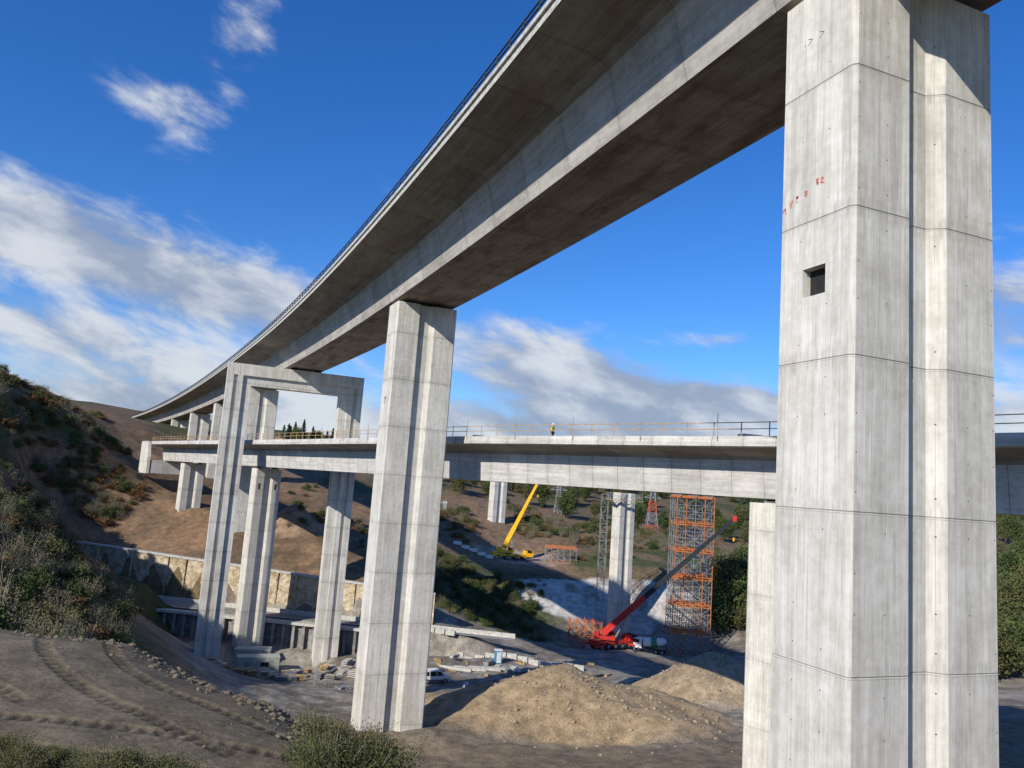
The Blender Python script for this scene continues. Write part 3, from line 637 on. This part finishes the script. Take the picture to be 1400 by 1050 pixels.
# ------------------------------------------------------------------ vegetation
def leafmesh(name,mat,nclump,nleaf,rx,rz,size,seed,stems=0,zc=None,stemk='bark',pine=False,blade=False):
    r=np.random.default_rng(seed); zc=rz if zc is None else zc; mb=MB()
    if blade:
        n=nclump*nleaf; base=r.normal(0,rx*.45,(n,2)); hgt=rz*2*(.4+.6*r.random(n)); lean=r.normal(0,.22,(n,2))*hgt[:,None]; w=size*(.6+.6*r.random(n)); an=r.random(n)*6.28
        dx=np.stack([np.cos(an)*w,np.sin(an)*w],1)
        v=np.zeros((n,4,3)); v[:,0,:2]=base-dx;v[:,1,:2]=base+dx; mid=base+lean*.4
        v[:,2,:2]=mid+dx*.7; v[:,2,2]=hgt*.6; v[:,3,:2]=base+lean; v[:,3,2]=hgt; v[:,0,2]=v[:,1,2]=-.05
        allv=v; cl=np.repeat(r.random(n)[:,None],4,1)
    else:
        parts=[];cls=[]
        for i in range(nclump):
            if pine:
                t=i/nclump; hh=rz*2*(.12+.88*t); rr=rx*(1.02-t)*(.6+.5*r.random()); a=r.random()*6.28; c=np.array([math.cos(a)*rr*.6,math.sin(a)*rr*.6,hh]); sp=np.array([rr*.5+.15,rr*.5+.15,rz*.07])
            else:
                d=r.normal(size=3); d/=np.linalg.norm(d); q=(.35+.65*r.random()**.6); c=np.array([d[0]*rx*q,d[1]*rx*q,zc+d[2]*rz*q]); c[2]=max(c[2],.15*rz); sp=np.array([rx,rx,rz*.8])*.23*(.6+.8*r.random())
                if stems and (i%3==0 or stems>1): mb.cyl((0,0,0),tuple(c*(1.25 if stems>1 else 1)),.018*rx+.006,stemk,4,.003*rx+.003)
            p=c+r.normal(0,1,(nleaf,3))*sp; t1=r.normal(size=(nleaf,3)); t1/=np.linalg.norm(t1,axis=1)[:,None]; t2=np.cross(t1,r.normal(size=(nleaf,3))); t2/=np.linalg.norm(t2,axis=1)[:,None]
            s=size*(.6+.8*r.random((nleaf,1))); parts.append(np.stack([p-t1*s,p+t2*s*.5,p+t1*s,p-t2*s*.5],1)); cls.append(np.clip(np.full((nleaf,4),r.random()*.75)+r.random((nleaf,1))*.3,0,1))
        allv=np.concatenate(parts); cl=np.concatenate(cls)
    allv=allv.reshape(-1,3); nl=len(allv); f=np.arange(nl).reshape(-1,4)
    if stems and stems<2: mb.cyl((0,0,-.3),(0,0,zc if not pine else rz*1.9),.06*rx+.02,stemk,7,.02*rx)
    sv=np.array([tuple(q) for q in mb.v]) if mb.v else np.zeros((0,3))
    me=bpy.data.meshes.new(name); me.from_pydata(np.concatenate([allv,sv]).tolist(),[],f.tolist()+[[i+nl for i in q] for q in mb.f])
    me.materials.append(M[mat]);me.materials.append(M[stemk]); me.polygons.foreach_set('material_index',[0]*len(f)+[1]*len(mb.f))
    at=me.attributes.new('cl','FLOAT','POINT'); at.data.foreach_set('value',np.concatenate([cl.ravel(),np.full(len(sv),.3)]).astype(np.float32)); return me
T_={}
M['twig']=simple('grey_twigs',(.24,.21,.16),.95)
for i in range(3):
    T_['shrub%d'%i]=leafmesh('shrub','leaf',34,45,1.0,.75,.09,100+i,1)
    T_['scrub%d'%i]=leafmesh('scrub','scrub',44,18,1.0,1.0,.05,200+i,2,stemk='twig')
    T_['fern%d'%i]=leafmesh('fern','fern',22,34,1.0,.5,.10,300+i,0)
    T_['tree%d'%i]=leafmesh('tree','leaf',55,60,2.6,3.2,.24,400+i,1,zc=4.6)
    T_['pine%d'%i]=leafmesh('pine','pine',50,36,1.9,4.5,.26,500+i,1,pine=True)
T_['reed']=leafmesh('reed','scrub',1,260,1.3,1.0,.018,600,0,blade=True)
T_['grass']=leafmesh('grass','grass',1,220,1.1,.3,.03,601,0,blade=True)
for i in range(2): T_['bush%d'%i]=leafmesh('bush','leaf',80,100,1.0,.7,.032,700+i,2,stemk='twig')
def scatter(name,keys,P,s0,s1,zs=1.0):
    e=empty(name); P=np.array(P); Z=H(P[:,0],P[:,1])
    for i,(p,z) in enumerate(zip(P,Z)):
        k=random.choice(keys); o=bpy.data.objects.new(k.rstrip('012')+'_plant',T_[k]); s=random.uniform(s0,s1); o.location=(p[0],p[1],z-.08*s); o.rotation_euler=(random.uniform(-.1,.1),random.uniform(-.1,.1),random.random()*6.28); o.scale=(s*random.uniform(.8,1.2),s*random.uniform(.8,1.2),s*zs*random.uniform(.8,1.25)); link(o,e)
    return e
def az_pts(n,y0,y1,a0,a1,mask=None,seed=1,pw=1.0):
    r=np.random.default_rng(seed); out=[]; tries=0
    while len(out)<n and tries<n*40:
        tries+=1
        y=y0+(y1-y0)*r.random()**pw; a=a0+(a1-a0)*r.random(); x=a*y
        if mask is None or mask(x,y): out.append((x,y))
    return out
fb=lambda x,y,s,k:fbm(np.array([x]),np.array([y]),s,3,k)[0]
scatter('hillside_thicket',['scrub0','scrub1','scrub2','shrub1','shrub0','scrub1','fern2'],az_pts(400,39,105,-.80,-.46,lambda x,y:not(y<44 and x>-24),3),.8,1.7)
scatter('hillside_thicket.001',['scrub0','shrub1','fern0','fern1','scrub1','fern2','shrub0'],az_pts(420,98,200,-.80,-.54,lambda x,y:x<-66 and fb(x,y,15,81)>-.07,4),.9,1.9)
scatter('fern_slope',['fern0','fern1','fern2','scrub2','shrub1'],az_pts(230,120,240,-.62,-.46,lambda x,y:y>Yw(x)+8 and fb(x,y,16,77)>-.01 and x<-88,5),.8,1.5)
scatter('slope_bushes',['shrub0','shrub1','fern2','scrub0'],az_pts(70,178,262,-.42,-.14,lambda x,y:y>Yw(x)+6 and fb(x,y,20,78)>.08,6),.6,1.3)
scatter('grassy_slope',['grass','shrub0','scrub1','grass','shrub2'],az_pts(330,166,208,-.13,.06,lambda x,y:not(x>-9 and y>200),7),.7,1.5)
scatter('grassy_slope.001',['grass','fern0','fern1','scrub1','shrub2','scrub0','shrub1'],az_pts(340,222,300,-.12,.30,lambda x,y:fb(x,y,24,79)>-.06 and not(abs(x-6)<15 and y<236),8),.9,1.9)
scatter('distant_woodland',['tree0','tree1','tree2','shrub0','fern1'],az_pts(480,285,700,-.12,.42,lambda x,y:not(abs(x/y-.191)<.03 and y<300) and fb(x,y,50,80)>-.07,9),.7,1.3)
scatter('distant_woodland.001',['tree0','tree1','tree2'],az_pts(330,170,600,.40,.85,None,10),.9,1.6)
scatter('pine_row',['pine0','pine1','pine2'],[( -104+i*2.3+random.uniform(-1,1),352+random.uniform(-8,8)) for i in range(16)],.5,.9)
scatter('hedgerow_trees',['tree0','tree1','shrub0','fern0'],[(-95+i*1.9,350+random.uniform(-10,10)) for i in range(56)],.5,.85)
scatter('riverside_trees',['tree0','tree1','tree2'],[(51+random.random()*16,182+random.random()*22) for i in range(28)]+[(80+random.random()*40,110+random.random()*60) for i in range(36)],.8,1.35)
scatter('roadside_shrubs',['shrub0','shrub1','scrub1','scrub2','shrub2'],[(-62-random.random()*18,136+random.random()*10) for i in range(30)],.6,1.2)
scatter('bramble_bush',['bush0','bush1'],[(-11.8,20.0),(-10.8,20.3),(-9.8,19.9),(-8.8,20.2),(-7.8,19.9),(-6.9,19.9),(-11,19.4),(-9.0,19.4),(-7.6,19.3)],.55,.8,.8)
scatter('bramble_bush.001',['bush0','bush1','scrub0'],[(-3.9,22.8),(-3.3,22.6),(-4.6,22.9),(-4.1,22.1),(-2.9,23),(-4.9,23.5),(-3.6,23.6)],.75,1.0,1.15)
scatter('crest_weeds',['scrub0','grass'],[(-21+random.random()*5,34.6+random.random()*3) for i in range(14)]+[(-3-random.random()*3,25+random.random()*4) for i in range(7)],.2,.45)
# ------------------------------------------------------------------ rocks
def rocks(name,P,s0,s1,k='rockm'):
    b=MB(); r=np.random.default_rng(5)
    ico=bmesh.new(); bmesh.ops.create_icosphere(ico,subdivisions=1,radius=1); iv=[v.co.copy() for v in ico.verts]; fi=[[v.index for v in f.verts] for f in ico.faces]; ico.free()
    Z=H(np.array([p[0] for p in P]),np.array([p[1] for p in P]))
    for p,z in zip(P,Z):
        s=s0+(s1-s0)*r.random()**4; sc=np.array([1,.6+.5*r.random(),.5+.3*r.random()])*s; a=r.random()*6.28
        vs=[]
        for v in iv:
            q=np.array(v)*sc*(.75+.5*r.random()); vs.append((p[0]+q[0]*math.cos(a)-q[1]*math.sin(a),p[1]+q[0]*math.sin(a)+q[1]*math.cos(a),z+q[2]+s*.1))
        b.add(vs,fi,k)
    b.make(name,fixn=False)
M['rockm']=simple('clods',(.18,.145,.10),.95,0,.4,2.0)
M['rockl']=simple('rubble_stone',(.34,.27,.185),.95,0,.35,2.0)
crest=[(-21,33.4),(-15,33.2),(-8.5,28.8),(-4.6,25.6),(-3.2,22)]
P=[]
for i in range(1500):
    k=random.randrange(len(crest)-1); t=random.random(); a=crest[k];c=crest[k+1]; P.append((a[0]+(c[0]-a[0])*t+random.gauss(0,.7),a[1]+(c[1]-a[1])*t+random.gauss(.5,.8)))
rocks('earth_clods',P,.02,.19)
rocks('scattered_clods',[(-24+random.random()*21,18+random.random()*16) for i in range(700)],.01,.07)
rocks('rubble',[(random.gauss(32,8),random.gauss(113,5)) for i in range(1100)]+[(random.gauss(12,8),random.gauss(90,4)) for i in range(900)]+[(random.uniform(-30,20),random.uniform(115,150)) for i in range(600)],.04,.32,'rockl')
# ------------------------------------------------------------------ world
sun_dir=Vector((-.60,-.80,.573)).normalized()
w=bpy.data.worlds.new('World'); scene.world=w; w.use_nodes=True; g=G(w.node_tree); bg=w.node_tree.nodes['Background']; out=w.node_tree.nodes['World Output']
sky=g.new('ShaderNodeTexSky'); sky.sky_type='NISHITA'; sky.sun_disc=False; sky.sun_elevation=math.asin(sun_dir.z); sky.sun_rotation=math.atan2(sun_dir.x,sun_dir.y)%(2*math.pi)
sky.altitude=100; sky.air_density=1.0; sky.dust_density=.2; sky.ozone_density=2.5
hs=g.new('ShaderNodeHueSaturation'); hs.inputs['Saturation'].default_value=1.3; g.l.new(sky.outputs[0],hs.inputs['Color'])
sc=g.mix(1.0,hs.outputs[0],(.78,1.05,1.5),'MULTIPLY')
g.l.new(sc,bg.inputs[0]); bg.inputs[1].default_value=.105
d=g.new('ShaderNodeTexCoord').outputs['Generated']; dx,dy,dz=g.sep(d)
az=g.m('MULTIPLY',g.m('ARCTAN2',dx,dy),57.2958); el=g.m('MULTIPLY',g.m('ARCSINE',dz),57.2958)
def blob(a,e,ra,re,tilt,amp):
    c,s=math.cos(rad(tilt)),math.sin(rad(tilt)); A=g.m('SUBTRACT',az,float(a));E=g.m('SUBTRACT',el,float(e))
    x=g.m('DIVIDE',g.m('ADD',g.m('MULTIPLY',A,c),g.m('MULTIPLY',E,s)),float(ra)); y=g.m('DIVIDE',g.m('SUBTRACT',g.m('MULTIPLY',E,c),g.m('MULTIPLY',A,s)),float(re))
    q=g.m('ADD',g.m('MULTIPLY',x,x),g.m('MULTIPLY',y,y)); return g.m('MULTIPLY',g.m('EXPONENT',g.m('MULTIPLY',q,-1.0)),float(amp))
B=[(-26.6,23.4,3.8,2.2,-15,.62),(-22.0,29,2.2,4.6,-25,.52),(-33,14.0,8,3.4,-8,.98),(-20,12.0,9,3.2,-6,1.0),(-30,7.5,14,2.0,-5,.80),(-24,3.5,18,2.2,0,.9),(1,9.8,9,3.2,-8,.85),(9,7.6,8,2.2,-3,.8),(16.5,7.0,4.5,1.3,0,1.05),(6,4.0,18,2.8,0,.95),(33,13,4,4,0,.8),(16,11.7,4,.7,0,.5),(34,6,8,2.4,0,1.0),(-9,20,2.5,.8,-30,.3),(70,20,20,6,0,.8),(120,30,20,8,0,.7),(-90,20,25,6,0,.7),(180,15,40,5,0,.7)]
cov=None
for q in B: 
    z=blob(*q); cov=z if cov is None else g.m('ADD',cov,z)
nv=g.xyz(g.m('MULTIPLY',g.m('ADD',az,g.m('MULTIPLY',el,.5)),.07),g.m('MULTIPLY',g.m('SUBTRACT',el,g.m('MULTIPLY',az,-.10)),.15),0.0)
N1=g.noise(nv,2.4,7,.6,.25); N2=g.noise(g.vm('ADD',nv,(5.2,1.3,2.0)),1.3,4,.5,.2)
al=g.mr(g.m('ADD',g.m('MULTIPLY',cov,.6),g.m('ADD',g.m('MULTIPLY',N1,1.0),g.m('MULTIPLY',N2,.4))),.84,1.28)
al=g.m('MULTIPLY',g.m('MINIMUM',al,.94),g.mr(cov,.03,.25))
cc=g.mix(g.mr(g.m('ADD',g.m('MULTIPLY',N2,.5),g.m('MULTIPLY',N1,.5)),.40,.60),(.36,.43,.57),(.80,.84,.90))
b2=g.new('ShaderNodeBackground'); g.put(b2.inputs[0],cc); b2.inputs[1].default_value=.88
mx=g.new('ShaderNodeMixShader'); g.put(mx.inputs[0],al); g.l.new(bg.outputs[0],mx.inputs[1]); g.l.new(b2.outputs[0],mx.inputs[2]); g.l.new(mx.outputs[0],out.inputs[0])
sl=bpy.data.lights.new('sun','SUN'); sl.energy=5.0; sl.angle=rad(.5); sl.color=(1,.95,.86); so=bpy.data.objects.new('sun',sl); so.rotation_euler=(-sun_dir).to_track_quat('-Z','Y').to_euler(); so.location=(-60,-60,80); link(so)
# ------------------------------------------------------------------ camera
p=rad(7.65); r=rad(4.1)
Fv=Vector((0,math.cos(p),math.sin(p)));u0=Vector((0,-math.sin(p),math.cos(p)));r0=Vector((1,0,0))
cx=r0*math.cos(r)+u0*math.sin(r); cy=-r0*math.sin(r)+u0*math.cos(r)
cam=bpy.data.cameras.new('camera'); cam.lens=36*1051/1400; cam.sensor_width=36; cam.clip_end=12000; cam.clip_start=.1
co=bpy.data.objects.new('camera',cam); mt=Matrix((cx,cy,-Fv)).transposed().to_4x4(); co.matrix_world=mt; link(co); scene.camera=co
scene.view_settings.view_transform='Standard'; scene.view_settings.look='None'; scene.view_settings.exposure=0
